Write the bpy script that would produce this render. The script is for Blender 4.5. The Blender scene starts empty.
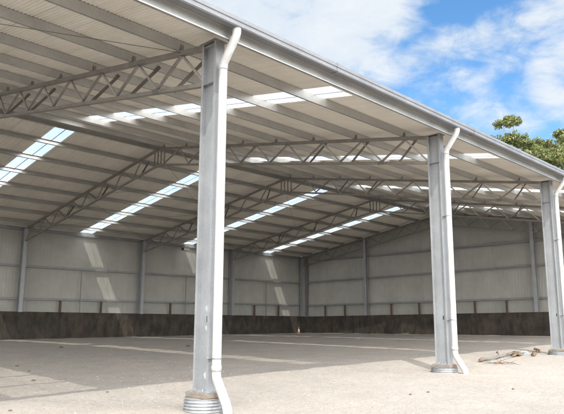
import bpy, bmesh, math, random
from mathutils import Vector, Matrix
random.seed(7)
S = bpy.context.scene
COL = S.collection
R = math.radians

# ------------------------------------------------------------------ dimensions
BAY = 8.0
W = 26.71            # front columns to back columns
YR = 13.4            # ridge
EAVE = 6.43
SL = (8.70 - EAVE) / YR
X0, X1 = -16.0, 32.0
PU = 0.20            # purlin depth

def roof_z(y, o=0.0):
    return EAVE + SL * (y if y <= YR else (2 * YR - y)) + o

def ground_z(x, y):
    f = max(0.0, min(1.0, y / 27.0))
    zf = -0.13 + 0.0170 * max(-12.0, min(x, 34.0))
    zf += 0.12 * max(0.0, min(1.0, (y - 0.3) / 2.0)) * max(0.0, min(1.0, (18.0 - x) / 14.0))
    z = zf * (1 - f) + 0.12 * f
    if y < 0: z += 0.004 * max(y, -30)
    return z

# ------------------------------------------------------------------ materials
def new_mat(name):
    m = bpy.data.materials.new(name); m.use_nodes = True
    nt = m.node_tree; b = nt.nodes['Principled BSDF']
    return m, nt, b

def N(nt, t, **kw):
    n = nt.nodes.new(t)
    for k, v in kw.items():
        if k in n.inputs: n.inputs[k].default_value = v
        else: setattr(n, k, v)
    return n

def ramp(nt, fac, stops):
    r = nt.nodes.new('ShaderNodeValToRGB')
    el = r.color_ramp.elements
    while len(el) < len(stops): el.new(0.5)
    for e, (p, c) in zip(el, stops):
        e.position = p; e.color = (c[0], c[1], c[2], 1) if not isinstance(c, float) else (c, c, c, 1)
    nt.links.new(fac, r.inputs[0]); return r.outputs[0]

def mixc(nt, fac, a, b, mode='MIX'):
    m = nt.nodes.new('ShaderNodeMix'); m.data_type = 'RGBA'; m.blend_type = mode
    for sock, v in ((0, fac), (6, a), (7, b)):
        if hasattr(v, 'links'): nt.links.new(v, m.inputs[sock])
        elif isinstance(v, (int, float)): m.inputs[sock].default_value = v
        else: m.inputs[sock].default_value = (*v, 1)
    return m.outputs[2]

def math_n(nt, op, a, b=None, c=None, clamp=False):
    m = nt.nodes.new('ShaderNodeMath'); m.operation = op; m.use_clamp = clamp
    for i, v in enumerate((a, b, c)):
        if v is None: continue
        if hasattr(v, 'links'): nt.links.new(v, m.inputs[i])
        else: m.inputs[i].default_value = v
    return m.outputs[0]

def objco(nt, scale=(1, 1, 1)):
    t = nt.nodes.new('ShaderNodeTexCoord'); mp = nt.nodes.new('ShaderNodeMapping')
    mp.inputs['Scale'].default_value = scale
    nt.links.new(t.outputs['Object'], mp.inputs[0]); return mp.outputs[0]

def noise(nt, co, scale, detail=4, rough=0.55, dist=0.0):
    n = N(nt, 'ShaderNodeTexNoise', Scale=scale, Detail=detail, Roughness=rough, Distortion=dist)
    nt.links.new(co, n.inputs['Vector']); return n.outputs[0]

def bump(nt, b, h, strength, dist):
    bp = nt.nodes.new('ShaderNodeBump'); bp.inputs['Strength'].default_value = strength
    bp.inputs['Distance'].default_value = dist
    nt.links.new(h, bp.inputs['Height']); nt.links.new(bp.outputs[0], b.inputs['Normal'])

def metal_mat(name, c0, c1, metallic=0.35, rough=0.5, scale=3.0, spangle=60.0, streak=True):
    m, nt, b = new_mat(name)
    co = objco(nt)
    n1 = noise(nt, co, scale, 5, 0.6)
    col = ramp(nt, n1, [(0.3, c0), (0.7, c1)])
    v = N(nt, 'ShaderNodeTexVoronoi', Scale=spangle); nt.links.new(co, v.inputs['Vector'])
    sp = ramp(nt, v.outputs['Color'], [(0.0, 0.88), (1.0, 1.0)])
    col = mixc(nt, 1.0, col, sp, 'MULTIPLY')
    if streak:
        n2 = noise(nt, objco(nt, (2.2, 2.2, 0.35)), 1.6, 4, 0.55)
        col = mixc(nt, 1.0, col, ramp(nt, n2, [(0.3, (0.84, 0.84, 0.84)), (0.62, (1, 1, 1))]), 'MULTIPLY')
    nt.links.new(col, b.inputs['Base Color'])
    b.inputs['Metallic'].default_value = metallic
    nt.links.new(ramp(nt, n1, [(0.2, rough - 0.08), (0.8, rough + 0.12)]), b.inputs['Roughness'])
    return m

M = {}
M['galv'] = metal_mat('galvanised_steel', (0.30, 0.31, 0.322), (0.375, 0.387, 0.40), 0.3, 0.5, 2.2, 40)
M['purlin'] = metal_mat('purlin_zinc', (0.42, 0.415, 0.40), (0.52, 0.51, 0.49), 0.7, 0.38, 1.5, 30, False)
M['truss'] = metal_mat('truss_steel', (0.185, 0.172, 0.155), (0.28, 0.262, 0.24), 0.2, 0.55, 4, 30, False)
M['brace'] = metal_mat('brace_steel', (0.085, 0.075, 0.065), (0.14, 0.125, 0.11), 0.2, 0.55, 4, 30, False)
M['rafter'] = metal_mat('rafter_steel', (0.13, 0.125, 0.12), (0.20, 0.19, 0.18), 0.1, 0.6, 4, 30, False)
M['gutter'] = metal_mat('gutter_zinc', (0.17, 0.175, 0.185), (0.23, 0.235, 0.245), 0.3, 0.5, 1.2, 20, False)
M['girt'] = metal_mat('girt_zinc', (0.19, 0.195, 0.20), (0.26, 0.265, 0.27), 0.2, 0.5, 2, 30, False)
M['form'] = metal_mat('form_zinc', (0.24, 0.25, 0.265), (0.40, 0.41, 0.42), 0.35, 0.5, 6, 30, False)
M['rust'] = metal_mat('rusty_steel', (0.07, 0.047, 0.035), (0.12, 0.078, 0.058), 0.0, 0.8, 9, 60, False)

def sheet_mat(name, c0, c1, metallic, lap=0.762, axis=0, lap_dark=0.72, rough=0.5, low=0.93):
    m, nt, b = new_mat(name)
    tc = nt.nodes.new('ShaderNodeTexCoord'); sx = nt.nodes.new('ShaderNodeSeparateXYZ')
    nt.links.new(tc.outputs['Object'], sx.inputs[0])
    u = math_n(nt, 'DIVIDE', sx.outputs[axis], lap)
    fl = math_n(nt, 'FLOOR', u); fr = math_n(nt, 'FRACT', u)
    wn = nt.nodes.new('ShaderNodeTexWhiteNoise'); wn.noise_dimensions = '1D'; nt.links.new(fl, wn.inputs['W'])
    n1 = noise(nt, objco(nt), 1.1, 6, 0.62)
    col = ramp(nt, n1, [(0.3, c0), (0.72, c1)])
    tone = ramp(nt, wn.outputs['Value'], [(0.0, 0.93), (1.0, 1.0)])
    col = mixc(nt, 1.0, col, tone, 'MULTIPLY')
    line = math_n(nt, 'LESS_THAN', fr, 0.026)
    col = mixc(nt, math_n(nt, 'MULTIPLY', line, 1 - lap_dark), col, (0.05, 0.05, 0.05))
    # water marks and dust running along the sheet
    sc = (6, 0.35, 0.35) if axis == 0 else (0.35, 6, 0.35)
    n2 = noise(nt, objco(nt, sc), 1.6, 5, 0.65)
    col = mixc(nt, 1.0, col, ramp(nt, n2, [(0.32, (low, low*0.985, low*0.96)), (0.6, (1, 1, 1))]), 'MULTIPLY')
    nt.links.new(col, b.inputs['Base Color'])
    b.inputs['Metallic'].default_value = metallic; b.inputs['Roughness'].default_value = rough
    return m
M['roof'] = sheet_mat('roof_sheet_zinc', (0.66, 0.625, 0.56), (0.77, 0.73, 0.66), 0.0, lap_dark=0.3)
M['wall_x'] = sheet_mat('wall_sheet_back', (0.31, 0.308, 0.285), (0.375, 0.373, 0.345), 0.0, lap=0.76, axis=0, lap_dark=0.9, rough=0.55, low=0.97)
M['wall_y'] = sheet_mat('wall_sheet_side', (0.31, 0.308, 0.285), (0.375, 0.373, 0.345), 0.0, lap=0.76, axis=1, lap_dark=0.9, rough=0.55, low=0.97)

def skylight_mat():
    m, nt, b = new_mat('skylight_fibreglass')
    nt.nodes.remove(b); out = nt.nodes['Material Output']
    n1 = noise(nt, objco(nt, (1, 0.4, 1)), 2.5, 4, 0.6)
    col = ramp(nt, n1, [(0.3, (0.88, 0.88, 0.86)), (0.7, (0.98, 0.98, 0.96))])
    tr = nt.nodes.new('ShaderNodeBsdfTranslucent'); nt.links.new(col, tr.inputs[0])
    tp = nt.nodes.new('ShaderNodeBsdfTransparent'); nt.links.new(col, tp.inputs[0])
    mx = nt.nodes.new('ShaderNodeMixShader'); mx.inputs[0].default_value = 0.73
    nt.links.new(tr.outputs[0], mx.inputs[1]); nt.links.new(tp.outputs[0], mx.inputs[2])
    gl = nt.nodes.new('ShaderNodeBsdfGlossy'); gl.inputs['Roughness'].default_value = 0.25
    m2 = nt.nodes.new('ShaderNodeMixShader'); m2.inputs[0].default_value = 0.05
    nt.links.new(mx.outputs[0], m2.inputs[1]); nt.links.new(gl.outputs[0], m2.inputs[2])
    nt.links.new(m2.outputs[0], out.inputs[0]); return m
M['sky'] = skylight_mat()

def pvc_mat():
    m, nt, b = new_mat('white_pvc')
    n1 = noise(nt, objco(nt, (4, 4, 0.8)), 3, 4, 0.6)
    nt.links.new(ramp(nt, n1, [(0.3, (0.38, 0.375, 0.36)), (0.6, (0.46, 0.46, 0.455))]), b.inputs['Base Color'])
    b.inputs['Roughness'].default_value = 0.38; return m
M['pvc'] = pvc_mat()

def concrete_mat(name, c0, c1, stain, sc=(1, 1, 1), brown=False):
    m, nt, b = new_mat(name)
    co = objco(nt)
    n1 = noise(nt, co, 1.3, 7, 0.68); n2 = noise(nt, objco(nt, sc), 1.8, 6, 0.65); n3 = noise(nt, co, 22, 5, 0.6)
    col = ramp(nt, n1, [(0.32, c0), (0.7, c1)])
    col = mixc(nt, ramp(nt, n2, [(0.42, 0.0), (0.62, 0.9)]), col, stain)
    if brown:
        n4 = noise(nt, objco(nt, (0.9, 0.9, 0.35)), 1.1, 5, 0.7)
        col = mixc(nt, ramp(nt, n4, [(0.5, 0.0), (0.72, 0.4)]), col, (0.085, 0.062, 0.045))
        # pale drip runs, narrow and tall
        n5 = noise(nt, objco(nt, (3.2, 3.2, 0.25)), 1.4, 5, 0.75)
        col = mixc(nt, ramp(nt, n5, [(0.62, 0.0), (0.78, 0.35)]), col, (0.16, 0.145, 0.125))
        # cast panel joints
        tc = nt.nodes.new('ShaderNodeTexCoord'); sx = nt.nodes.new('ShaderNodeSeparateXYZ'); nt.links.new(tc.outputs['Object'], sx.inputs[0])
        s = math_n(nt, 'ADD', sx.outputs[0], sx.outputs[1])
        fr = math_n(nt, 'FRACT', math_n(nt, 'DIVIDE', s, 2.4))
        col = mixc(nt, math_n(nt, 'MULTIPLY', math_n(nt, 'LESS_THAN', fr, 0.012), 0.7), col, (0.01, 0.01, 0.01))
    col = mixc(nt, 1.0, col, ramp(nt, n3, [(0.3, 0.8), (0.7, 1.0)]), 'MULTIPLY')
    nt.links.new(col, b.inputs['Base Color']); b.inputs['Roughness'].default_value = 0.9
    bump(nt, b, n3, 0.4, 0.01); return m
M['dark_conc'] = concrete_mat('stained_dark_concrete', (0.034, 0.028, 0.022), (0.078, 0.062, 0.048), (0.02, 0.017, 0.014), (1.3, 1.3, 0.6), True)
M['conc'] = concrete_mat('pale_concrete', (0.18, 0.165, 0.145), (0.29, 0.265, 0.23), (0.22, 0.15, 0.10))

def ground_mat():
    m, nt, b = new_mat('crushed_pale_gravel')
    co = objco(nt)
    n0 = noise(nt, co, 0.16, 5, 0.6); n1 = noise(nt, co, 1.1, 6, 0.65); n2 = noise(nt, co, 34, 6, 0.75); n3 = noise(nt, co, 130, 3, 0.7)
    c = ramp(nt, n1, [(0.3, (0.375, 0.347, 0.308)), (0.7, (0.445, 0.414, 0.37))])
    c = mixc(nt, 1.0, c, ramp(nt, n0, [(0.35, (0.9, 0.9, 0.9)), (0.65, (1.05, 1.02, 1.0))]), 'MULTIPLY')
    c = mixc(nt, 1.0, c, ramp(nt, n2, [(0.28, (0.55, 0.54, 0.53)), (0.42, (0.88, 0.87, 0.86)), (0.55, (1, 1, 1)), (0.72, (1.16, 1.15, 1.14))]), 'MULTIPLY')
    c = mixc(nt, 1.0, c, ramp(nt, n3, [(0.3, (0.70, 0.70, 0.70)), (0.6, (1.06, 1.06, 1.06))]), 'MULTIPLY')
    # scattered orange brown fines, larger damp grey patches
    v = N(nt, 'ShaderNodeTexVoronoi', Scale=26.0); nt.links.new(co, v.inputs['Vector'])
    sp = math_n(nt, 'LESS_THAN', v.outputs['Distance'], 0.16)
    cs = ramp(nt, v.outputs['Color'], [(0.3, (0.16, 0.15, 0.14)), (0.55, (0.44, 0.30, 0.19)), (0.8, (0.55, 0.53, 0.50))])
    c = mixc(nt, math_n(nt, 'MULTIPLY', sp, 0.55), c, cs)
    v2 = N(nt, 'ShaderNodeTexVoronoi', Scale=7.5); nt.links.new(co, v2.inputs['Vector'])
    n6 = noise(nt, co, 11.0, 5, 0.7)
    c = mixc(nt, 1.0, c, ramp(nt, n6, [(0.33, (0.80, 0.79, 0.78)), (0.5, (1, 1, 1)), (0.7, (1.06, 1.06, 1.06))]), 'MULTIPLY')
    c = mixc(nt, math_n(nt, 'MULTIPLY', math_n(nt, 'LESS_THAN', v2.outputs['Distance'], 0.09), 0.6), c, (0.15, 0.13, 0.11))
    n5 = noise(nt, objco(nt, (0.5, 1.0, 1)), 0.55, 6, 0.7)
    c = mixc(nt, ramp(nt, n5, [(0.5, 0.0), (0.72, 0.35)]), c, (0.335, 0.322, 0.30))
    nt.links.new(c, b.inputs['Base Color']); b.inputs['Roughness'].default_value = 0.95
    h = math_n(nt, 'ADD', math_n(nt, 'MULTIPLY', n2, 1.0), math_n(nt, 'MULTIPLY', n3, 0.4))
    h = math_n(nt, 'ADD', h, math_n(nt, 'MULTIPLY', n6, 1.3))
    bump(nt, b, h, 0.8, 0.035); return m
M['ground'] = ground_mat()

def simple(name, c0, c1, sc=8.0, rough=0.8, metallic=0.0):
    m, nt, b = new_mat(name)
    nt.links.new(ramp(nt, noise(nt, objco(nt), sc, 5, 0.65), [(0.3, c0), (0.7, c1)]), b.inputs['Base Color'])
    b.inputs['Roughness'].default_value = rough; b.inputs['Metallic'].default_value = metallic; return m
M['stone'] = simple('stone_chips', (0.26, 0.24, 0.21), (0.42, 0.39, 0.345), 3.0, 0.9)
M['clod'] = simple('dark_earth', (0.05, 0.04, 0.03), (0.13, 0.10, 0.075), 30)
M['wood'] = simple('weathered_grey_wood', (0.09, 0.082, 0.07), (0.19, 0.175, 0.155), 14)
M['heart'] = simple('broken_brown_wood', (0.12, 0.07, 0.04), (0.22, 0.13, 0.08), 20)
M['bark'] = simple('orange_bark', (0.22, 0.14, 0.08), (0.36, 0.25, 0.15), 10)
M['plastic'] = simple('pale_blue_plastic', (0.22, 0.34, 0.50), (0.42, 0.52, 0.64), 9, 0.4)
M['orange'] = simple('orange_rubber', (0.50, 0.20, 0.09), (0.60, 0.28, 0.14), 9, 0.55)
M['whitebnd'] = simple('white_band', (0.70, 0.70, 0.68), (0.8, 0.8, 0.78), 9, 0.4)
M['primer'] = simple('zinc_primer', (0.37, 0.385, 0.40), (0.43, 0.44, 0.45), 9, 0.6)
M['black'] = simple('black_casing', (0.02, 0.02, 0.02), (0.05, 0.045, 0.04), 9, 0.5)
M['lens'] = simple('lamp_lens', (0.55, 0.5, 0.42), (0.7, 0.66, 0.58), 20, 0.15)
M['trunk'] = simple('gum_bark', (0.16, 0.14, 0.115), (0.30, 0.27, 0.23), 2.5, 0.85)
M['weed'] = simple('weed_green', (0.10, 0.17, 0.03), (0.16, 0.24, 0.05), 20)

def leaf_mat():
    m, nt, b = new_mat('gum_leaves')
    g = nt.nodes.new('ShaderNodeNewGeometry')
    c = ramp(nt, g.outputs['Random Per Island'], [(0.0, (0.055, 0.07, 0.025)), (0.35, (0.125, 0.155, 0.045)), (0.8, (0.22, 0.25, 0.07)), (1.0, (0.27, 0.20, 0.12))])
    nt.links.new(c, b.inputs['Base Color']); b.inputs['Roughness'].default_value = 0.5
    out = nt.nodes['Material Output']
    tr = nt.nodes.new('ShaderNodeBsdfTranslucent'); nt.links.new(c, tr.inputs[0])
    mx = nt.nodes.new('ShaderNodeMixShader'); mx.inputs[0].default_value = 0.25
    nt.links.new(b.outputs[0], mx.inputs[1]); nt.links.new(tr.outputs[0], mx.inputs[2]); nt.links.new(mx.outputs[0], out.inputs[0])
    return m
M['leaf'] = leaf_mat()

# ------------------------------------------------------------------ mesh helpers
def link(name, me, parent=None, loc=(0, 0, 0)):
    o = bpy.data.objects.new(name, me); COL.objects.link(o); o.location = loc
    if parent: o.parent = parent
    return o

def obj(name, bm, m, parent=None, loc=(0, 0, 0), smooth=False):
    me = bpy.data.meshes.new(name); bmesh.ops.recalc_face_normals(bm, faces=bm.faces[:])
    if smooth:
        for f in bm.faces: f.smooth = True
    bm.to_mesh(me); bm.free()
    for x in (m if isinstance(m, (list, tuple)) else [m]): me.materials.append(x)
    return link(name, me, parent, loc)

def tag(o, label=None, cat=None, group=None, kind=None):
    if label: o['label'] = label
    if cat: o['category'] = cat
    if group: o['group'] = group
    if kind: o['kind'] = kind
    return o

def empty(name, loc=(0, 0, 0), rz=0):
    o = bpy.data.objects.new(name, None); COL.objects.link(o); o.location = loc; o.rotation_euler.z = rz
    o.empty_display_size = 0.3; return o

def copy_tree(o, parent=None, shift=None):
    c = o.copy(); COL.objects.link(c)
    if parent: c.parent = parent
    if shift: c.location = Vector(o.location) + Vector(shift)
    for ch in [x for x in bpy.data.objects if x.parent == o]: copy_tree(ch, c)
    return c

def box(bm, a, b, mi=0):
    x0, y0, z0 = a; x1, y1, z1 = b
    v = [bm.verts.new(p) for p in ((x0,y0,z0),(x1,y0,z0),(x1,y1,z0),(x0,y1,z0),(x0,y0,z1),(x1,y0,z1),(x1,y1,z1),(x0,y1,z1))]
    for q in ((0,3,2,1),(4,5,6,7),(0,1,5,4),(1,2,6,5),(2,3,7,6),(3,0,4,7)):
        bm.faces.new([v[i] for i in q]).material_index = mi
    return v

def bar(bm, p, q, w, h, up=(0, 0, 1), mi=0):
    p, q = Vector(p), Vector(q); d = (q - p).normalized(); u = Vector(up)
    s = d.cross(u)
    if s.length < 1e-4: s = d.cross(Vector((1, 0, 0)))
    s.normalize(); t = s.cross(d)
    vs = []
    for c in (p, q):
        for a, b in ((-1,-1),(1,-1),(1,1),(-1,1)):
            vs.append(bm.verts.new(c + s*a*w/2 + t*b*h/2))
    for f in ((3,2,1,0),(4,5,6,7),(0,1,5,4),(1,2,6,5),(2,3,7,6),(3,0,4,7)):
        bm.faces.new([vs[i] for i in f]).material_index = mi

def angle_bar(bm, p, q, w, t, up):
    """an L section between two points"""
    p, q = Vector(p), Vector(q); d = (q - p).normalized(); s = d.cross(Vector(up)).normalized(); u = s.cross(d)
    prof = [(0,0),(w,0),(w,t),(t,t),(t,w),(0,w)]
    prism(bm, [p + s*(a-w/2) + u*(b-w/2) for a, b in prof], [q + s*(a-w/2) + u*(b-w/2) for a, b in prof])

def prism(bm, A, B, caps=True):
    va = [bm.verts.new(p) for p in A]; vb = [bm.verts.new(p) for p in B]; n = len(A)
    for i in range(n): bm.faces.new((va[i], va[(i+1)%n], vb[(i+1)%n], vb[i]))
    if caps: bm.faces.new(va[::-1]); bm.faces.new(vb)

def tube(bm, pts, rad, seg=16, caps=True, mi=0):
    pts = [Vector(p) for p in pts]; rads = rad if isinstance(rad, (list, tuple)) else [rad]*len(pts)
    rings = []; side = None
    for i, p in enumerate(pts):
        d = (pts[min(i+1, len(pts)-1)] - pts[max(i-1, 0)]).normalized()
        if side is None:
            side = d.cross(Vector((0, 0, 1)))
            if side.length < 1e-3: side = Vector((1, 0, 0))
        side = (side - d*side.dot(d)).normalized(); up = side.cross(d)
        rings.append([bm.verts.new(p + (side*math.cos(a) + up*math.sin(a))*rads[i]) for a in [2*math.pi*k/seg for k in range(seg)]])
    for a, b in zip(rings, rings[1:]):
        for k in range(seg):
            f = bm.faces.new((a[k], a[(k+1)%seg], b[(k+1)%seg], b[k])); f.smooth = True; f.material_index = mi
    if caps:
        bm.faces.new(rings[0][::-1]).material_index = mi; bm.faces.new(rings[-1]).material_index = mi

def lathe(bm, prof, seg=40, mi=0):
    rings = [[bm.verts.new((r*math.cos(2*math.pi*k/seg), r*math.sin(2*math.pi*k/seg), z)) for k in range(seg)] for r, z in prof]
    for a, b in zip(rings, rings[1:]):
        for k in range(seg):
            f = bm.faces.new((a[k], a[(k+1)%seg], b[(k+1)%seg], b[k])); f.material_index = mi
    bm.faces.new(rings[-1]); bm.faces.new(rings[0][::-1])

# ------------------------------------------------------------------ ground
def axis(a, b, step, outer):
    v = []; x = a
    while x < b + 1e-6: v.append(x); x += step
    lo, hi, s = a, b, step
    while hi < outer:
        s *= 1.35; hi += s; lo -= s; v.append(hi); v.insert(0, lo)
    return v
from mathutils import noise as mn
def bumpy(x, y):
    z = 0.022*mn.noise(Vector((x*0.9, y*0.9, 3.1))) + 0.012*mn.noise(Vector((x*2.7, y*2.7, 7.7))) + 0.006*mn.noise(Vector((x*7, y*7, 1.7)))
    return z
def build_ground():
    xs = axis(-9, 34, 0.14, 900); ys = axis(-7, 27, 0.14, 900)
    verts = [(x, y, ground_z(x, y) + bumpy(x, y)) for y in ys for x in xs]
    n = len(xs)
    faces = [(j*n+i, j*n+i+1, (j+1)*n+i+1, (j+1)*n+i) for j in range(len(ys)-1) for i in range(n-1)]
    me = bpy.data.meshes.new('ground'); me.from_pydata(verts, [], faces)
    for p in me.polygons: p.use_smooth = True
    me.materials.append(M['ground'])
    tag(link('ground', me), kind='structure')
build_ground()

# ------------------------------------------------------------------ the shed
shed = empty('open_shed', (0, 0, 0))
tag(shed, 'large open-fronted steel farm shed with lattice roof trusses, tall galvanised columns and skylight strips', 'shed')

# roof sheeting: real corrugations, 76 mm pitch
PITCH, AMP = 0.0762, 0.0105
def corrugated(bm, x0, x1, y0, y1, o, front, seg=8):
    dx = PITCH / seg; n = max(2, int(round((x1 - x0) / dx))); rows = []
    for y in (y0, y1):
        z = EAVE + SL*y + o if front else EAVE + SL*(2*YR - y) + o
        rows.append([bm.verts.new((x0 + (x1-x0)*i/n, y, z + AMP*math.sin(2*math.pi*(x0 + (x1-x0)*i/n)/PITCH))) for i in range(n+1)])
    for i in range(n):
        f = bm.faces.new((rows[0][i], rows[0][i+1], rows[1][i+1], rows[1][i])); f.smooth = True
RO = PU + AMP + 0.006
YF0, YB1 = -0.66, W + 0.62
sky_x = [X0 + BAY*k + 4.0 for k in range(6)]
HW = {c: 0.42 for c in sky_x}; HW[sky_x[1]] = 0.86
for front in (True, False):
    bm = bmesh.new(); ya, yb = (YF0, YR) if front else (YR, YB1)
    s0, s1 = (0.12, 12.7) if front else (13.95, W + 0.35)
    edges = [X0 - 0.35] + [e for c in sky_x for e in (c - HW[c], c + HW[c])] + [X1 + 0.45]
    for a, b in zip(edges[0::2], edges[1::2]): corrugated(bm, a, b, ya, yb, RO, front)
    for c in sky_x:
        SW = HW[c]; s0c = s0 if (SW < 0.5 or not front) else ya + 0.03
        corrugated(bm, c - SW, c + SW, ya, s0c, RO, front); corrugated(bm, c - SW, c + SW, s1, yb, RO, front)
    o = obj('roof_sheet', bm, M['roof'], shed)
    if not front: o['label'] = 'rear roof slope in shade'
    else: o['label'] = 'front roof slope'
    for c in sky_x:
        SW = HW[c]; bm = bmesh.new(); corrugated(bm, c - SW - 0.02, c + SW + 0.02, (s0 if (SW < 0.5 or not front) else ya + 0.05) - 0.04, s1 + 0.04, RO + 0.004, front)
        sk = obj('skylight', bm, M['sky'], shed)
        bm = bmesh.new()      # lap joint down the middle of the strip
        za = roof_z(s0, RO - 0.02); zb = roof_z(s1 - (0 if not front else 0), RO - 0.02)
        bar(bm, (c + 0.02, s0, EAVE + SL*(s0 if front else 2*YR - s0) + RO - 0.016), (c + 0.02, s1, EAVE + SL*(s1 if front else 2*YR - s1) + RO - 0.016), 0.030, 0.006)
        obj('lap_strip', bm, M['gutter'], sk)
bm = bmesh.new()
prism(bm, [Vector((X0-0.4, YR+a, roof_z(YR)+RO+b)) for a, b in ((-0.25,-0.02),(0,0.045),(0.25,-0.02),(0.25,-0.012),(0,0.055),(-0.25,-0.012))],
      [Vector((X1+0.5, YR+a, roof_z(YR)+RO+b)) for a, b in ((-0.25,-0.02),(0,0.045),(0.25,-0.02),(0.25,-0.012),(0,0.055),(-0.25,-0.012))])
obj('ridge_cap', bm, M['gutter'], shed)

# purlins: Z sections the full length of the shed
def zpurlin(y, front, h=PU, t=0.006, fl=0.075, lip=0.02):
    sgn = 1 if front else -1
    prof = [(0,0),(fl,0),(fl,lip),(fl-t,lip),(fl-t,t),(t,t),(t,h-t),(fl-t,h-t),(fl-t,h-lip),(fl,h-lip),(fl,h),(0,h)]   # lipped C, web to the eave in front
    if not front: prof = [(-a + fl, b) for a, b in prof]      # behind the ridge the open side shows
    z0 = roof_z(y); sl = SL if front else -SL
    ct, st = math.cos(math.atan(sl)), math.sin(math.atan(sl))
    A = [Vector((X0-0.3, y+a*ct-b*st, z0+0.001+a*st+b*ct)) for a, b in prof]; B = [Vector((X1+0.4, v.y, v.z)) for v in A]
    bm = bmesh.new(); prism(bm, A, B); return obj('purlin', bm, M['purlin'], shed)
fy = [1.0, 2.75, 4.5, 6.25, 8.0, 9.75, 11.5, 13.1]
by = [2*YR - y for y in fy]
for y in fy: zpurlin(y, True)
for y in by: zpurlin(y, False)

# gutter, eave purlin (front) and plain rear gutter
def extr(prof, name, m, xa=X0-0.4, xb=X1+0.5, parent=shed):
    bm = bmesh.new(); prism(bm, [Vector((xa, a, b)) for a, b in prof], [Vector((xb, a, b)) for a, b in prof]); return obj(name, bm, m, parent)
g = EAVE
extr([(-0.60,g+0.235),(-0.615,g+0.235),(-0.615,g+0.062),(-0.765,g+0.055),(-0.785,g+0.075),(-0.785,g+0.125),(-0.775,g+0.135),(-0.775,g+0.155),(-0.79,g+0.165),(-0.79,g+0.235),(-0.765,g+0.25),
      (-0.765,g+0.235),(-0.78,g+0.225),(-0.78,g+0.17),(-0.765,g+0.16),(-0.765,g+0.13),(-0.775,g+0.12),(-0.775,g+0.08),(-0.76,g+0.065),(-0.60,g+0.07)], 'gutter', M['gutter'])
extr([(-0.50,g+0.10),(-0.50,g-0.125),(-0.57,g-0.13),(-0.57,g-0.11),(-0.562,g-0.11),(-0.562,g-0.122),(-0.508,g-0.117),(-0.508,g+0.092),(-0.57,g+0.084),(-0.57,g+0.09)], 'eave_purlin', M['purlin'])
extr([(W+0.60,g+0.05),(W+0.60,g+0.2),(W+0.61,g+0.2),(W+0.61,g+0.06),(W+0.75,g+0.06),(W+0.75,g+0.2),(W+0.76,g+0.2),(W+0.76,g+0.05)], 'gutter', M['gutter'])
extr([(W+0.22,g-0.10),(W+0.22,g+0.12),(W+0.30,g+0.108),(W+0.30,g+0.1),(W+0.228,g+0.11),(W+0.228,g-0.092),(W+0.30,g-0.092),(W+0.30,g-0.10)], 'eave_purlin', M['girt'], X0+0.1, X1-0.05)

for gx in (-9.5, -3.4, 2.7, 8.8, 14.9, 21.0, 27.1):
    extr([(-0.766,g+0.052),(-0.789,g+0.072),(-0.789,g+0.127),(-0.779,g+0.137),(-0.779,g+0.153),(-0.794,g+0.163),(-0.794,g+0.238),(-0.765,g+0.253),(-0.765,g+0.262),(-0.798,g+0.243),(-0.798,g+0.160),(-0.783,g+0.150),(-0.783,g+0.139),(-0.793,g+0.129),(-0.793,g+0.069),(-0.768,g+0.046),(-0.62,g+0.052),(-0.62,g+0.058)], 'gutter_joint', M['gutter'], gx, gx+0.07)
# ---- columns
def i_section(bm, z0, z1, D=0.40, F=0.20, t=0.012, tw=0.009, lip=0.040):
    h = D/2
    for s in (-1, 1):
        box(bm, (-F/2, min(s*h, s*(h-t)), z0), (F/2, max(s*h, s*(h-t)), z1))
        for q in (-1, 1):   # returned lips
            xa, xb = sorted((q*F/2, q*(F/2-0.006))); ya, yb = sorted((s*(h-t), s*(h-t-lip)))
            box(bm, (xa, ya, z0), (xb, yb, z1))
    box(bm, (-tw/2, -h+t, z0), (tw/2, h-t, z1))
def column(x, y, z0, z1, base=True, knee_s=1):
    bm = bmesh.new(); i_section(bm, z0, z1)
    c = obj('column', bm, M['galv'], shed, (x, y, 0))
    for s in (-1, 1):
        xa, xb = sorted((s*0.0048, s*0.093))
        for z in (EAVE-0.80, EAVE-0.06):
            bm = bmesh.new(); box(bm, (xa, -0.1865, z), (xb, 0.1865, z+0.012)); obj('stiffener_plate', bm, M['galv'], c)
    bm = bmesh.new(); box(bm, (-0.15, -0.23, z1), (0.15, 0.23, z1+0.014)); obj('cap_plate', bm, M['truss'], c)
    if base:
        bm = bmesh.new(); box(bm, (-0.15, -0.24, z0-0.018), (0.15, 0.24, z0-0.0005)); obj('base_plate', bm, M['form'], c)
        for s in (-1, 1):
            for q in (-1, 1):
                bm = bmesh.new(); bmesh.ops.create_cone(bm, cap_ends=True, segments=6, radius1=0.018, radius2=0.018, depth=0.035, matrix=Matrix.Translation((s*0.12, q*0.1, z0+0.017)))
                obj('anchor_bolt', bm, M['form'], c)
    return c
ZB = {0: 0.19, 8: 0.23, 16: 0.345}
for k in range(7):
    x = X0 + BAY*k
    zb = ZB.get(int(x), ground_z(x, 0) + 0.05)
    c = column(x, 0, zb, EAVE - 0.01)
    if x in (0, 8, 16):   # dark slot hole with grey primer dabs on the web
        bm = bmesh.new(); box(bm, (-0.0075, -0.05, zb+1.13), (-0.0047, -0.015, zb+1.23)); obj('slot_hole', bm, M['black'], c)
        for zz, r in ((1.36, 0.04), (1.03, 0.038), (0.24, 0.045)):
            if x: break
            bm = bmesh.new(); bm.faces.new([bm.verts.new((-0.0062, -0.02 + r*math.cos(a)*(1+0.2*math.sin(3*a)), zb + zz + r*1.2*math.sin(a))) for a in [2*math.pi*i/14 for i in range(14)]])
            obj('primer_patch', bm, M['primer'], c)
def wt(x): return 1.66 - 0.0075*(x - 8)               # top of the rear concrete wall
def wte(y): return 1.45 + 0.0172*(W - y)              # top of the side concrete wall
for k in range(7):
    x = X0 + BAY*k
    column(x, W, wt(x) if k < 6 else 1.48, EAVE - 0.01, base=(k != 6))

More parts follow.
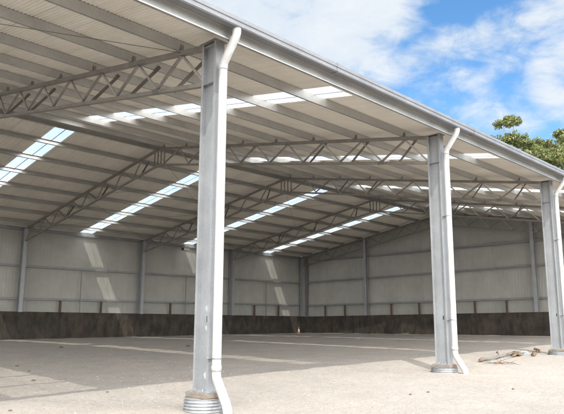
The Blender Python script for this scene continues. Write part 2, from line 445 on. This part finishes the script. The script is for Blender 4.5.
# ---- trusses
DEP = 0.78
def truss(x):
    t = empty('roof_truss', (x, 0, 0)); t.parent = shed
    def P(y, o): return Vector((0, y, roof_z(y, o)))
    for name, o, m, sz in (('top_chord', -0.047, M['truss'], 0.092), ('bottom_chord', -DEP, M['truss'], 0.078)):
        bm = bmesh.new(); wd_ = sz*0.6
        ys = [0.21, YR, W-0.21] if name == 'top_chord' else [0.21, YR-0.36, YR+0.36, W-0.21]
        rows = []
        for y in ys:
            z = roof_z(y, o); rows.append([bm.verts.new((q, y, z + r)) for q, r in ((-wd_, -sz/2), (wd_, -sz/2), (wd_, sz/2), (-wd_, sz/2))])
        for A, B in zip(rows, rows[1:]):
            for i in range(4): bm.faces.new((A[i], A[(i+1)%4], B[(i+1)%4], B[i]))
        bm.faces.new(rows[0][::-1]); bm.faces.new(rows[-1])
        obj(name, bm, m, t)
    for y in fy + by:      # cleats carrying the purlins
        yy = y - 0.022 if y < YR else y + 0.115
        bm = bmesh.new(); box(bm, (-0.035, yy - 0.012, roof_z(y, -0.004)), (0.035, yy - 0.006, roof_z(y, 0.13))); obj('purlin_cleat', bm, M['truss'], t)
    tops = [0.96 + 1.57*i for i in range(8)]; bots = [0.24] + [0.2 + 1.59*i for i in range(1, 8)]; bots.append(YR - 0.35)
    for mir in (False, True):
        f = (lambda y: 2*YR - y) if mir else (lambda y: y)
        for i, ty in enumerate(tops):
            for j, by_ in enumerate((bots[i], bots[i+1])):
                if abs(by_ - ty) < 0.2: continue
                if mir and f(by_) > W - 0.2: by_ = 0.34
                bm = bmesh.new()
                a = P(f(by_), -DEP + 0.045); b = P(f(ty), -0.10)
                sgn = 1 if j == 0 else -1
                a.x = b.x = 0.012*sgn
                angle_bar(bm, a, b, 0.042 if j == 0 else 0.05, 0.007, (1, 0, 0))
                obj('web_member', bm, M['purlin'] if (j == 0 and not mir) else M['truss'], t)
        for dy in ((0.12, 0.36) if not mir else (0.12, 0.36)):
            bm = bmesh.new(); a = P(f(YR-dy), -DEP+0.04); b = P(f(YR-dy), -0.10); bar(bm, a, b, 0.05, 0.05, (1, 0, 0)); obj('ridge_post', bm, M['truss'], t)
    for y in () if x > X1 - 1 else ([1.0, 2.75, 4.5, 8.0, 9.75] + [2*YR - q for q in (4.5, 8.0, 11.5)]):
        bm = bmesh.new(); s = 1 if y < YR else -1
        a = P(y + 0.30*s, -DEP - 0.01); b = P(y - 0.02, 0.10); a.x = 0.06; b.x = 0.66
        if x >= X1 - 1: b.x = -0.66; a.x = -0.06
        angle_bar(bm, a, b, 0.075, 0.009, (0, 1, 0)); obj('fly_brace', bm, M['brace'], t)

    bm = bmesh.new(); box(bm, (-0.058, 1.70, roof_z(1.79, -DEP-0.055)), (-0.048, 1.90, roof_z(1.79, -DEP+0.06))); obj('splice_plate', bm, M['rafter'], t)
    return t
T0 = truss(0)
for x in (-16.0, -8.0, 8.0, 16.0, 24.0):
    c = T0.copy(); COL.objects.link(c); c.location.x = x
    for ch in [o for o in bpy.data.objects if o.parent == T0]:
        d = ch.copy(); COL.objects.link(d); d.parent = c
truss(X1 - 0.12)

# ---- thin roof bracing rods
def rod(p, q, r=0.006):
    bm = bmesh.new(); p, q = Vector(p), Vector(q)
    mid = (p + q)/2 - Vector((0, 0, 0.03)); tube(bm, [p, mid, q], r, 6); obj('bracing_rod', bm, M['brace'], shed)
def rp(x, y, o=-0.05): return (x, y, roof_z(y, o))
for xa in (-8.0,):
    rod(rp(xa, 4.5+2.4), rp(xa+8, 0.9))
for xa in (8.0, 16.0):
    for a, b in ((YR+0.3, 20.1), (20.1, W-0.3)):
        rod(rp(xa, a), rp(xa+8, b)); rod(rp(xa, b), rp(xa+8, a))

# ---- wall sheeting with ribs
def ribbed(pts_fn, L, zlo, zhi, along, out, name, m):
    """pts_fn(s)-> base xy ; ribs stand out by `out` normal"""
    bm = bmesh.new(); s = 0.0; prof = []
    P = 0.19
    while s < L:
        for ds, d in ((0, 0), (0.13, 0), (0.145, 0.004), (0.175, 0.004)):
            if s + ds < L: prof.append((s+ds, d))
        s += P
    prof.append((L, 0))
    lo, hi = [], []
    for s, d in prof:
        x, y = pts_fn(s); x += out[0]*d; y += out[1]*d
        lo.append(bm.verts.new((x, y, zlo(x, y)))); hi.append(bm.verts.new((x, y, zhi(x, y))))
    for i in range(len(lo)-1): bm.faces.new((lo[i], lo[i+1], hi[i+1], hi[i]))
    return obj(name, bm, m, shed)
YS = W + 0.40
ribbed(lambda s: (X0-0.2+s, YS), X1+0.45-X0+0.2-0.10, lambda x, y: wt(x)-0.05, lambda x, y: roof_z(YS, PU-0.02), 0, (0, 1), 'wall_sheet', M['wall_x'])
XS = X1 + 0.36
def rz_w(x, y): return roof_z(max(min(y, 2*YR), 0) if y > 0 else y, PU-0.005)
ribbed(lambda s: (XS, -0.25+s), YS+0.25, lambda x, y: wte(y)-0.05, rz_w, 1, (1, 0), 'wall_sheet', M['wall_y'])

# ---- girts
def cgirt(p, q, inward, name='girt', h=0.15, w=0.19):
    """C girt between p and q, open towards outside; inward = unit xy vector pointing into the shed"""
    p, q, n = Vector(p), Vector(q), Vector((*inward, 0)); t = 0.005
    prof = [(0, -h/2), (0, h/2), (-w, h/2), (-w, h/2-t), (-t, h/2-t), (-t, -h/2+t), (-w, -h/2+t), (-w, -h/2)]
    bm = bmesh.new(); prism(bm, [p + n*a + Vector((0,0,b)) for a, b in prof], [q + n*a + Vector((0,0,b)) for a, b in prof]); return obj(name, bm, M['girt'], shed)
for z in (4.28, 2.40): cgirt((X0, W+0.21, z), (X1+0.2, W+0.21, z), (0, -1), h=0.13, w=0.18)
for z0, dz in ((2.38, 0.0140), (4.33, 0.0200), (6.10, 0.020)):
    ya, yb = (W + 0.1, 0.0) if z0 < 5 else (W - 1.5, 0.9)
    cgirt((X1+0.16, ya, z0 + dz*(W-ya)), (X1+0.16, yb, z0 + dz*(W-yb) if z0 < 5 else 6.35), (-1, 0), h=0.13, w=0.18)
# thin mid-bay rods, brown stub posts at the back
def stub(x, y, z0, z1, w, m, name):
    bm = bmesh.new(); box(bm, (x-w/2, y-w/2, z0), (x+w/2, y+w/2, z1)); obj(name, bm, m, shed)
for k in range(2, 6):
    xa = X0 + BAY*k
    if xa >= 0:
        stub(xa+3.75, W+0.10, wt(xa+4), 4.22, 0.05, M['girt'], 'wall_rod')
        for q in (2.5, 5.2): stub(xa+q, W+0.13, wt(xa+q), 2.335, 0.11, M['rust'], 'stub_post')
# side wall posts
for y in (20.05, 13.4, 6.95):
    bm = bmesh.new(); i_section(bm, wte(y), roof_z(y) - 0.12, D=0.25, F=0.22)
    o = obj('wall_post', bm, M['galv'], shed, (X1-0.06, y, 0)); o.rotation_euler.z = R(90)
for y in (24.3, 22.25, 17.85, 15.45, 11.15, 8.95, 4.6, 2.4):
    stub(X1+0.09, y, wte(y), 2.31 + 0.014*(W-y), 0.11, M['rust'], 'stub_post')
# corner column reads as a wide dark pair of members
stub(X1+0.16, W-0.30, 1.50, 6.35, 0.16, M['rafter'], 'corner_post')

# ---- downpipes
def downpipe(x, zg, zk, bracket):
    p = empty('downpipe', (x, 0, 0)); p.parent = shed
    r = 0.078; y0 = -0.335; yt = -0.69; px = -0.03
    pts = [(px, yt, EAVE+0.10), (px, yt, EAVE-0.02), (px, yt+0.02, EAVE-0.08), (px, y0-0.03, EAVE-0.47), (px, y0, EAVE-0.55), (px, y0, 3.2), (px, y0, zk+0.12), (px, y0-0.01, zk+0.05), (px+0.01, y0-0.04, zk-0.02), (px+0.03, y0-0.23, zg+0.14), (px+0.035, y0-0.26, zg+0.04), (px+0.035, y0-0.265, zg-0.2)]
    bm = bmesh.new(); tube(bm, pts, r, 28); obj('pipe', bm, M['pvc'], p)
    for i, z in enumerate((EAVE-0.62, zk+0.16)):
        bm = bmesh.new(); tube(bm, [(px, y0, z), (px, y0, z+0.09)], r+0.007, 28); obj('coupling', bm, M['pvc'], p)
    for z in bracket:
        bm = bmesh.new(); tube(bm, [(px, y0, z), (px, y0, z+0.03)], r+0.006, 28); box(bm, (px-0.12, -0.232, z), (px+0.12, -0.204, z+0.03)); obj('strap', bm, M['galv'], p)
    return p
downpipe(0, -0.13, 0.36, (0.72,))
downpipe(8, -0.03, 0.42, (1.35, 4.1))
downpipe(16, 0.15, 0.52, (1.5, 4.2))
downpipe(24, 0.25, 0.7, (1.5, 4.2))

# ------------------------------------------------------------------ concrete walls (things of their own)
def wall_prism(name, pts, m): 
    bm = bmesh.new(); 
    lo = [bm.verts.new((x, y, z0)) for x, y, z0, z1 in pts]; hi = [bm.verts.new((x, y, z1)) for x, y, z0, z1 in pts]; n = len(pts)
    for i in range(n): bm.faces.new((lo[i], lo[(i+1)%n], hi[(i+1)%n], hi[i]))
    bm.faces.new(hi); bm.faces.new(lo[::-1])
    return obj(name, bm, m)
o = wall_prism('concrete_wall', [(X0-0.4, W-0.22, -0.6, wt(X0)), (X1-0.17, W-0.22, -0.6, wt(X1)), (X1-0.17, W+0.36, -0.6, wt(X1)), (X0-0.4, W+0.36, -0.6, wt(X0))], M['dark_conc'])
tag(o, 'long dark stained low concrete wall along the rear of the shed, under the skylight patches', 'wall')
o = wall_prism('concrete_wall', [(X1-0.16, -0.6, -0.6, wte(0)), (X1+0.34, -0.6, -0.6, wte(0)), (X1+0.34, W+0.36, -0.6, wte(W)), (X1-0.16, W+0.36, -0.6, wte(W))], M['dark_conc'])
tag(o, 'dark brown low concrete wall along the right-hand end of the shed, behind the middle column', 'wall')

# ------------------------------------------------------------------ piers
def pier(x, zg, zt, label):
    p = empty('concrete_pier', (x, 0, zg)); h = zt - zg
    bm = bmesh.new(); prof = [(0.30, -0.3)]; n = 5
    for i in range(n*6+1):
        t = i/(n*6); prof.append((0.335 + 0.012*math.cos(2*math.pi*n*t), 0.0 - 0.05 + (h+0.05)*t))
    prof += [(0.32, h), (0.32, h-0.02)]
    lathe(bm, prof, 56); obj('corrugated_form', bm, M['form'], p, smooth=True)
    bm = bmesh.new(); lathe(bm, [(0.31, h-0.1), (0.315, h-0.004), (0.2, h+0.006), (0.02, h+0.008)], 48); obj('concrete_fill', bm, M['conc'], p)
    bm = bmesh.new(); zt2 = ZB[x] - zg - 0.0185
    vs = box(bm, (-0.21, -0.27, h-0.01), (0.21, 0.27, zt2)); 
    bmesh.ops.bevel(bm, geom=bm.edges[:], offset=0.02, segments=2, affect='EDGES')
    bmesh.ops.subdivide_edges(bm, edges=bm.edges[:], cuts=3, use_grid_fill=True)
    for v in bm.verts: v.co += Vector((1,1,0.25))*0 + mn.noise_vector(v.co*14 + Vector((x, 0, 0)))*0.011*(1 if v.co.z < zt2 - 0.01 else 0.2)
    obj('grout_pad', bm, M['conc'], p)
    tag(p, label, 'pier', 'round piers under the front columns')
pier(0, -0.13, 0.075, 'large round pier in ribbed metal form under the nearest, left-hand column')
pier(8, -0.03, 0.13, 'round ribbed pier under the middle column, with a shadow line running off to its left')
pier(16, 0.15, 0.25, 'half buried low round pier under the right-hand column, beside the bark litter')

# ------------------------------------------------------------------ floodlight on the rear wall
fl = empty('floodlight', (19.15, W-0.35, 6.02))
tag(fl, 'dark floodlight with pale lens high under the rear eave, just left of the nearest column', 'light')
bm = bmesh.new(); 
prism(bm, [Vector(v) for v in ((-0.28,-0.26,-0.05),(0.28,-0.26,-0.05),(0.28,-0.30,0.16),(-0.28,-0.30,0.16))], [Vector(v) for v in ((-0.17,0.05,0.0),(0.17,0.05,0.0),(0.17,0.05,0.18),(-0.17,0.05,0.18))]); obj('housing', bm, M['black'], fl)
bm = bmesh.new(); box(bm, (-0.24, -0.315, -0.03), (0.24, -0.306, 0.14)); o = obj('lens', bm, M['lens'], fl)
bm = bmesh.new(); box(bm, (-0.30, -0.08, 0.0), (-0.285, -0.04, 0.32)); box(bm, (0.285, -0.08, 0.0), (0.30, -0.04, 0.32)); box(bm, (-0.30, -0.08, 0.32), (0.30, -0.04, 0.335)); box(bm, (-0.04, -0.04, 0.30), (0.04, 0.56, 0.34)); obj('bracket', bm, M['girt'], fl)

# ------------------------------------------------------------------ traffic cone
cn = empty('traffic_cone', (29.2, 24.6, ground_z(29.2, 24.6) + 0.0))
cn.scale = (0.72, 0.72, 0.8)
tag(cn, 'small orange traffic cone with white band near the far inside corner of the shed', 'cone')
bm = bmesh.new(); box(bm, (-0.19, -0.19, -0.01), (0.19, 0.19, 0.035)); obj('base', bm, M['orange'], cn)
bm = bmesh.new(); lathe(bm, [(0.145, 0.035), (0.115, 0.2)], 24); obj('body', bm, M['orange'], cn)
bm = bmesh.new(); lathe(bm, [(0.118, 0.2), (0.075, 0.42)], 24); obj('band', bm, M['whitebnd'], cn)
bm = bmesh.new(); lathe(bm, [(0.073, 0.42), (0.03, 0.62), (0.012, 0.625)], 24); obj('tip', bm, M['orange'], cn)

# ------------------------------------------------------------------ litter by the right-hand column
def gz(x, y): return ground_z(x, y) + bumpy(x, y)
def rough_tube(pts, rads, seed, seg=12, jit=0.25):
    bm = bmesh.new(); tube(bm, pts, rads, seg); rnd = random.Random(seed)
    for v in bm.verts:
        n = mn.noise_vector(v.co*6 + Vector((seed, 0, 0))); v.co += n*jit*0.05
    return bm
a, b = Vector((11.3, 0.62)), Vector((13.95, 0.86))
lg = empty('fallen_branch', (a.x, a.y, gz(*a)))
pts = []; n = 12
for i in range(n+1):
    q = a.lerp(b, i/n); pts.append((q.x-a.x, q.y-a.y + 0.06*math.sin(i*0.9), gz(*q) - gz(*a) + 0.055 + 0.015*math.sin(i*1.3)))
bm = rough_tube(pts, [0.06 - 0.0025*i for i in range(n+1)], 3)
obj('stem', bm, M['wood'], lg)
bm = bmesh.new(); p0 = Vector(pts[0]); tube(bm, [p0+Vector((-0.10, -0.01, 0.0)), p0+Vector((0.01, 0, 0))], [0.04, 0.058], 10); obj('broken_end', bm, M['heart'], lg)
for (i, dx, dy, dz) in ((8, 0.5, 0.35, 0.16), (10, 0.55, -0.15, 0.10)):
    bm = bmesh.new(); p0 = Vector(pts[i]); tube(bm, [p0, p0+Vector((dx*0.5, dy*0.5, dz)), p0+Vector((dx, dy, dz*0.5))], [0.035, 0.025, 0.01], 8); obj('side_shoot', bm, M['wood'], lg)
tag(lg, 'grey weathered fallen branch with brown broken end lying between middle and right columns', 'branch')

tw = empty('twig_tangle', (11.1, -0.1, gz(11.1, -0.1)))
for k in range(16):
    rnd = random.Random(k); bm = bmesh.new(); p = Vector((rnd.uniform(-0.1, 0.1) + 0.35*(k % 2), rnd.uniform(-0.1, 0.3), 0.03)); d = Vector((rnd.uniform(-1, 1), rnd.uniform(-0.9, 0.9), 0)).normalized()
    L = rnd.uniform(0.25, 0.75); pp = [p]
    for j in range(4):
        d = (d + Vector((rnd.uniform(-.5, .5), rnd.uniform(-.5, .5), rnd.uniform(-.15, .35) if j < 2 else -0.25))).normalized(); pp.append(pp[-1] + d*L/4)
    for q in pp: q.z = max(q.z, 0.012)
    tube(bm, pp, [0.012, 0.010, 0.008, 0.006, 0.003], 6); obj('twig', bm, M['wood'] if k % 3 else M['bark'], tw)
tag(tw, 'tangle of thin dry twigs on the gravel in front of the grey fallen branch', 'twigs')

def bark_strip(name, p, q, w, label, m, seed, arch=0.05):
    rnd = random.Random(seed); p, q = Vector(p), Vector(q); d = (q-p).normalized(); s = Vector((-d.y, d.x)); bm = bmesh.new(); rows = []
    n = 12
    for i in range(n+1):
        c = p.lerp(q, i/n) + s*0.05*mn.noise(Vector((i*0.5, seed, 0))); ww = w*(0.35 + 0.65*math.sin(math.pi*(i+0.8)/(n+1.6)))*(0.8+0.4*rnd.random())
        z = gz(c.x, c.y) + 0.02 + arch*abs(math.sin(i*0.7+seed)); r = []
        for j in range(7):
            t = (j-3)/3; r.append(bm.verts.new((c.x+s.x*t*ww, c.y+s.y*t*ww, z + 0.05*(1-t*t) + rnd.uniform(-.008, .008))))
        rows.append(r)
    fs = [bm.faces.new((A[j], A[j+1], B[j+1], B[j])) for A, B in zip(rows, rows[1:]) for j in range(6)]
    bmesh.ops.solidify(bm, geom=fs, thickness=0.012)
    o = obj(name, bm, m); tag(o, label, 'bark', 'strips of orange bark'); return o
bark_strip('bark_strip', (13.65, 0.68), (14.9, 0.82), 0.09, 'curled orange-brown bark strip touching the thin end of the grey branch', M['bark'], 2)
bark_strip('bark_strip', (14.45, 0.30), (15.4, 0.58), 0.07, 'short orange-brown bark strip lying just in front of the pale blue plastic', M['bark'], 5)
bark_strip('bark_strip', (16.2, 0.72), (17.3, 1.35), 0.08, 'curved tan bark strip nearest to the right-hand column pier', M['bark'], 9, 0.07)

def lump(name, c, r, sc, m, seed, jit=0.35, sub=3):
    bm = bmesh.new(); bmesh.ops.create_icosphere(bm, subdivisions=sub, radius=r)
    for v in bm.verts:
        v.co *= 1 + jit*mn.noise(v.co.normalized()*2.2 + Vector((seed*3.7, 0, 0)))*1.2
        v.co += 0.15*r*mn.noise_vector(v.co/r*4 + Vector((seed, 1, 2)))
        v.co = Vector((v.co.x*sc[0], v.co.y*sc[1], max(v.co.z*sc[2], -0.3*r)))
    o = obj(name, bm, m, loc=(c[0], c[1], gz(c[0], c[1]) + 0.25*r*sc[2])); return o
o = lump('plastic_bag', (15.55, 1.02), 0.11, (1.9, 1.0, 0.75), M['plastic'], 4, 0.6); tag(o, 'crumpled pale blue plastic bag on the ground left of the right-hand column', 'bag')
o = lump('dirt_clod', (14.6, 0.95), 0.13, (1.2, 1.0, 0.9), M['clod'], 8); tag(o, 'dark lump of earth beside the pale blue plastic bag, larger than the other clods', 'clod')
for i, (x, y, r) in enumerate([(0.53, 8.77, .05), (-0.6, 5.2, .045), (0.18, 7.21, .035), (-2.51, 1.73, .03), (-0.46, 2.32, .025), (5.66, 16.62, .09), (4.29, -1.71, .035), (3.77, -1.63, .03), (5.84, -2.76, .035), (10.16, 13.8, .10), (29.5, 12.4, .16)]):
    o = lump('dirt_clod', (x, y), r*0.75, (1.5, 1.0, 0.8), M['clod'], i+20, 0.4, 2)
    tag(o, 'small dark clod of earth lying loose on the pale gravel', 'clod', 'small dark clods scattered on the gravel')

# weeds at the foot of the side wall
wd = bmesh.new(); rnd = random.Random(4)
for k in range(40):
    p = Vector((rnd.uniform(-0.25, 0.1), rnd.uniform(-0.3, 0.3), 0)); h = rnd.uniform(0.05, 0.16); a = rnd.uniform(0, 6.28)
    d = Vector((math.cos(a), math.sin(a), 0))*0.025; t = p + Vector((rnd.uniform(-.1, .1), rnd.uniform(-.1, .1), h))
    wd.faces.new([wd.verts.new(p-d), wd.verts.new(p+d), wd.verts.new(t)])
tag(obj('weed', wd, M['weed'], loc=(31.6, 16.4, gz(31.6, 16.4))), 'small green weed tuft at the foot of the low side wall', 'weed')

# ------------------------------------------------------------------ gravel (stuff)
def gravel():
    rnd = random.Random(11); verts, faces = [], []
    ico = [(0,0,1),(.89,0,.45),(.28,.85,.45),(-.72,.53,.45),(-.72,-.53,.45),(.28,-.85,.45),(.72,.53,-.3),(-.28,.85,-.3),(-.89,0,-.3),(-.28,-.85,-.3),(.72,-.53,-.3)]
    fc = [(0,1,2),(0,2,3),(0,3,4),(0,4,5),(0,5,1),(1,6,2),(2,7,3),(3,8,4),(4,9,5),(5,10,1),(2,6,7),(3,7,8),(4,8,9),(5,9,10),(1,10,6)]
    for k in range(5000):
        r_ = 4.5 + 30*rnd.random()**1.5; th = R(46) + R(rnd.uniform(-30, 30))
        x = -6.74 + r_*math.sin(th); y = -8.33 + r_*math.cos(th)
        if y > W-0.4 or x > X1-0.3: continue
        s = rnd.choice((0.005, 0.006, 0.008, 0.010, 0.014)); a = rnd.uniform(0, 6.28); b = len(verts); z = gz(x, y)
        for v in ico:
            q = [c*rnd.uniform(0.75, 1.2)*s for c in v]
            verts.append((x + q[0]*math.cos(a) - q[1]*math.sin(a)*1.3, y + q[0]*math.sin(a) + q[1]*1.3*math.cos(a), z + q[2]*0.7 + s*0.15))
        faces += [tuple(b+i for i in f) for f in fc]
    me = bpy.data.meshes.new('gravel'); me.from_pydata(verts, [], faces); me.materials.append(M['stone'])
    tag(link('gravel', me), 'loose pale stone chips scattered over the ground', 'gravel', kind='stuff')
gravel()

# ------------------------------------------------------------------ gum trees beyond the side wall
def gum(x, y, clumps, label, seed, dens=1.0):
    rnd = random.Random(seed); z0 = ground_z(x, y) - 0.2
    t = empty('gum_tree', (x, y, z0))
    cl = []
    for cx, cy, cz, rx, rz in clumps: cl.append((Vector((cx-x, cy-y, cz-z0)), rx, rz))
    top = sum((c for c, _, _ in cl), Vector())/len(cl)
    bm = bmesh.new(); fork = Vector((top.x*0.4, top.y*0.4, top.z*0.55))
    tube(bm, [(0,0,0), (0.05, 0.02, 1.5), fork*0.5 + Vector((0.2, -.1, 0)), fork], [0.42, 0.34, 0.27, 0.22], 12); obj('trunk', bm, M['trunk'], t)
    for c, rx, rz in cl:
        bm = bmesh.new(); m1 = fork.lerp(c, 0.5) + Vector((rnd.uniform(-.5,.5), rnd.uniform(-.5,.5), rnd.uniform(-.6,.2)))
        tube(bm, [fork - Vector((0,0,0.3)), m1, c - Vector((0,0,rz*0.4))], [0.14, 0.07, 0.025], 7)
        for j in range(5):
            e = c + Vector((rnd.uniform(-1,1)*rx*0.7, rnd.uniform(-1,1)*rx*0.7, rnd.uniform(-.3,.6)*rz)); m2 = (c - Vector((0,0,rz*0.4))).lerp(e, 0.5) - Vector((0,0,0.1))
            tube(bm, [c - Vector((0,0,rz*0.45)), m2, e], [0.04, 0.025, 0.01], 5)
        obj('limb', bm, M['trunk'], t)
    verts, faces = [], []
    for c, rx, rz in cl:
        subs = []
        for _ in range(int(9 + rx*9)):
            a = rnd.uniform(0, 6.28); rr = rx*math.sqrt(rnd.random()); subs.append((c + Vector((math.cos(a)*rr, math.sin(a)*rr, rnd.uniform(-.7, .8)*rz*(1 - 0.6*(rr/rx)**2))), rnd.uniform(0.22, 0.55)))
        for sc, sr in subs:
            for _ in range(int(150*dens*(sr/0.45)**2)):
                d = Vector((rnd.gauss(0, 1), rnd.gauss(0, 1), rnd.gauss(0, 0.75))); d = d.normalized()*sr*rnd.random()**0.45
                p = sc + d + Vector((0, 0, -0.08)); s = rnd.uniform(0.035, 0.12)
                u = Vector((rnd.gauss(0,1), rnd.gauss(0,1), rnd.gauss(0,1))).normalized(); w = u.cross(Vector((rnd.gauss(0,1), rnd.gauss(0,1), rnd.gauss(0,1)))).normalized()
                b = len(verts); verts += [p-u*s*1.3, p-w*s*0.6, p+u*s*1.3, p+w*s*0.6]; faces.append((b, b+1, b+2, b+3))
    me = bpy.data.meshes.new('crown'); me.from_pydata([tuple(v) for v in verts], [], faces); me.materials.append(M['leaf'])
    link('crown', me, t)
    tag(t, label, 'tree', 'gum trees behind the shed')
def extra(x, y, z0, z1, n, spread, seed):
    rnd = random.Random(seed); return [(x+rnd.uniform(-spread, spread), y+rnd.uniform(-spread, spread), rnd.uniform(z0, z1), rnd.uniform(1.1, 1.9), rnd.uniform(0.6, 1.0)) for _ in range(n)]
gum(50.6, 16.2, [(49.7, 15.95, 20.5, 0.75, 0.42), (50.5, 15.3, 20.7, 0.75, 0.45), (50.1, 16.3, 18.85, 0.95, 0.55), (49.6, 17.0, 18.5, 0.7, 0.5), (50.9, 15.4, 18.9, 0.95, 0.7), (51.5, 14.7, 18.2, 0.8, 0.5)] + extra(51, 16, 14, 17.5, 8, 2.6, 1),
    'tallest slender gum tree showing a separate small top tuft above the gutter', 21)
gum(56.5, 15.6, [(55.8, 15.9, 18.9, 0.8, 0.5), (57.5, 15.3, 19.9, 0.95, 0.5), (58.4, 15.0, 19.5, 0.8, 0.5), (57.1, 14.6, 18.6, 0.9, 0.55), (54.3, 15.6, 17.6, 1.2, 0.7), (55.2, 14.6, 17.7, 1.2, 0.8), (56.4, 13.8, 17.4, 1.3, 0.8)] + extra(56, 14.6, 13, 17, 12, 2.8, 2),
    'open crowned gum tree between the tall tufted one and the picture edge', 22)
gum(62.5, 14.8, [(63.9, 15.5, 22.3, 0.8, 0.5), (64.8, 14.6, 22.2, 0.9, 0.6), (60.1, 14.4, 19.3, 1.3, 0.8), (61.8, 14.0, 19.6, 1.5, 0.9), (62.0, 14.6, 21.0, 0.8, 0.5), (59.0, 13.6, 18.2, 1.4, 0.8)] + extra(61.5, 13.5, 13, 19, 14, 3.4, 3),
    'broad leafy gum tree at the right edge of the picture, above the gutter', 23)

# ------------------------------------------------------------------ sky and sun
LD = Vector((0.44, 0.53, -1.0)).normalized()
elev = math.asin(-LD.z); az = math.atan2(-LD.x, -LD.y)
w = bpy.data.worlds.new('World'); S.world = w; w.use_nodes = True; nt = w.node_tree
bg = nt.nodes['Background']; bg.inputs['Strength'].default_value = 0.10
sky = nt.nodes.new('ShaderNodeTexSky'); sky.sky_type = 'NISHITA'; sky.sun_disc = False
sky.sun_elevation = elev; sky.sun_rotation = az % (2*math.pi); sky.air_density = 1.0; sky.dust_density = 0.6; sky.ozone_density = 1.5
tc = nt.nodes.new('ShaderNodeTexCoord'); nrm = nt.nodes.new('ShaderNodeVectorMath'); nrm.operation = 'NORMALIZE'; nt.links.new(tc.outputs['Generated'], nrm.inputs[0])
D = nrm.outputs[0]
def dot(v):
    n = nt.nodes.new('ShaderNodeVectorMath'); n.operation = 'DOT_PRODUCT'; nt.links.new(D, n.inputs[0]); n.inputs[1].default_value = v; return n.outputs['Value']
def smooth(v, a, b, lo=0.0, hi=1.0):
    n = nt.nodes.new('ShaderNodeMapRange'); n.interpolation_type = 'SMOOTHSTEP'; nt.links.new(v, n.inputs[0])
    for i, x in enumerate((a, b, lo, hi)): n.inputs[i+1].default_value = x
    return n.outputs[0]
mp = nt.nodes.new('ShaderNodeMapping'); mp.inputs['Rotation'].default_value = (0, 0, R(-20)); mp.inputs['Scale'].default_value = (1, 1, 1.9); nt.links.new(D, mp.inputs[0])
n1 = noise(nt, mp.outputs[0], 5.0, 9, 0.58, 0.4); n2 = noise(nt, mp.outputs[0], 17.0, 6, 0.6, 0.8)
fbm = math_n(nt, 'ADD', math_n(nt, 'MULTIPLY', math_n(nt, 'SUBTRACT', n1, 0.5), 1.0), math_n(nt, 'MULTIPLY', math_n(nt, 'SUBTRACT', n2, 0.5), 0.35))
d1, d2 = Vector((0.757, 0.530, 0.388)), Vector((0.857, 0.268, 0.441)); nb = d1.cross(d2).normalized()
band = math_n(nt, 'ABSOLUTE', dot(nb))
band = smooth(band, 0.0, 0.062, 0.66, 0.0)
bigc = smooth(dot(Vector((0.62, 0.60, 0.50)).normalized()), 0.962, 0.994, 0.0, 0.95)
rc = smooth(dot(Vector((0.889, 0.285, 0.345)).normalized()), 0.9965, 0.99995, 0.0, 0.68)
lowc = smooth(dot(Vector((0.86, 0.41, 0.335)).normalized()), 0.990, 0.9985, 0.0, 0.30)
FILLSIDE = tuple(Vector((-0.45, -0.80, 0.25)).normalized())
fillc = smooth(dot(FILLSIDE), -0.05, 0.45, 0.02, 0.62)  # unseen cloud cover added behind the camera to brighten the shed interior
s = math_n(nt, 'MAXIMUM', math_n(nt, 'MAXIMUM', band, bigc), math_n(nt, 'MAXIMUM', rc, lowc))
s = math_n(nt, 'MAXIMUM', s, fillc)
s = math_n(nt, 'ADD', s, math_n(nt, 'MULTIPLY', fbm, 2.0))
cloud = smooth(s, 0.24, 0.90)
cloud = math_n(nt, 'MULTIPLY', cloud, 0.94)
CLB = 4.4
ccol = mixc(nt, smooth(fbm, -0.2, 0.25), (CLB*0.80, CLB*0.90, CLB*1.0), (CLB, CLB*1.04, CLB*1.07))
# cloud brightness boosted behind the camera, out of frame, as added interior fill
ccol = mixc(nt, smooth(dot(FILLSIDE), -0.05, 0.55), ccol, (CLB*9.6, CLB*9.4, CLB*9.1))
# the photo's saturated blue, a little brighter than the raw sky
hs = nt.nodes.new('ShaderNodeHueSaturation'); hs.inputs['Saturation'].default_value = 1.25; hs.inputs['Hue'].default_value = 0.497; hs.inputs['Value'].default_value = 1.15
nt.links.new(sky.outputs[0], hs.inputs['Color'])
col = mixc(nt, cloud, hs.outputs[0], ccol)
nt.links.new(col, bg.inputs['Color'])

sun = bpy.data.lights.new('sun', 'SUN'); sun.energy = 2.0; sun.angle = R(0.53); sun.color = (1.0, 0.955, 0.89)
so = bpy.data.objects.new('sun', sun); COL.objects.link(so); so.rotation_euler = LD.to_track_quat('-Z', 'Y').to_euler(); so.location = (-20, -25, 40)

# ------------------------------------------------------------------ camera
cam = bpy.data.cameras.new('camera'); cam.sensor_width = 36; cam.lens = 607.36/564*36; cam.clip_end = 3000; cam.clip_start = 0.05
co = bpy.data.objects.new('camera', cam); COL.objects.link(co); S.camera = co
Rv = Vector((0.69535533, -0.71865475, 0.00403772)); Uv = Vector((-0.13099229, -0.12121716, 0.98394483)); Fv = Vector((0.70662719, 0.68472019, 0.17842723))
mw = Matrix((( Rv.x, Uv.x, -Fv.x, -6.7385), (Rv.y, Uv.y, -Fv.y, -8.3334), (Rv.z, Uv.z, -Fv.z, 1.4094), (0, 0, 0, 1)))
co.matrix_world = mw

S.render.engine = 'CYCLES'
S.cycles.max_bounces = 10; S.cycles.diffuse_bounces = 6; S.cycles.transparent_max_bounces = 12
S.view_settings.view_transform = 'Standard'; S.view_settings.look = 'None'; S.view_settings.gamma = 1; S.view_settings.use_curve_mapping = False
S.view_settings.exposure = 1.08
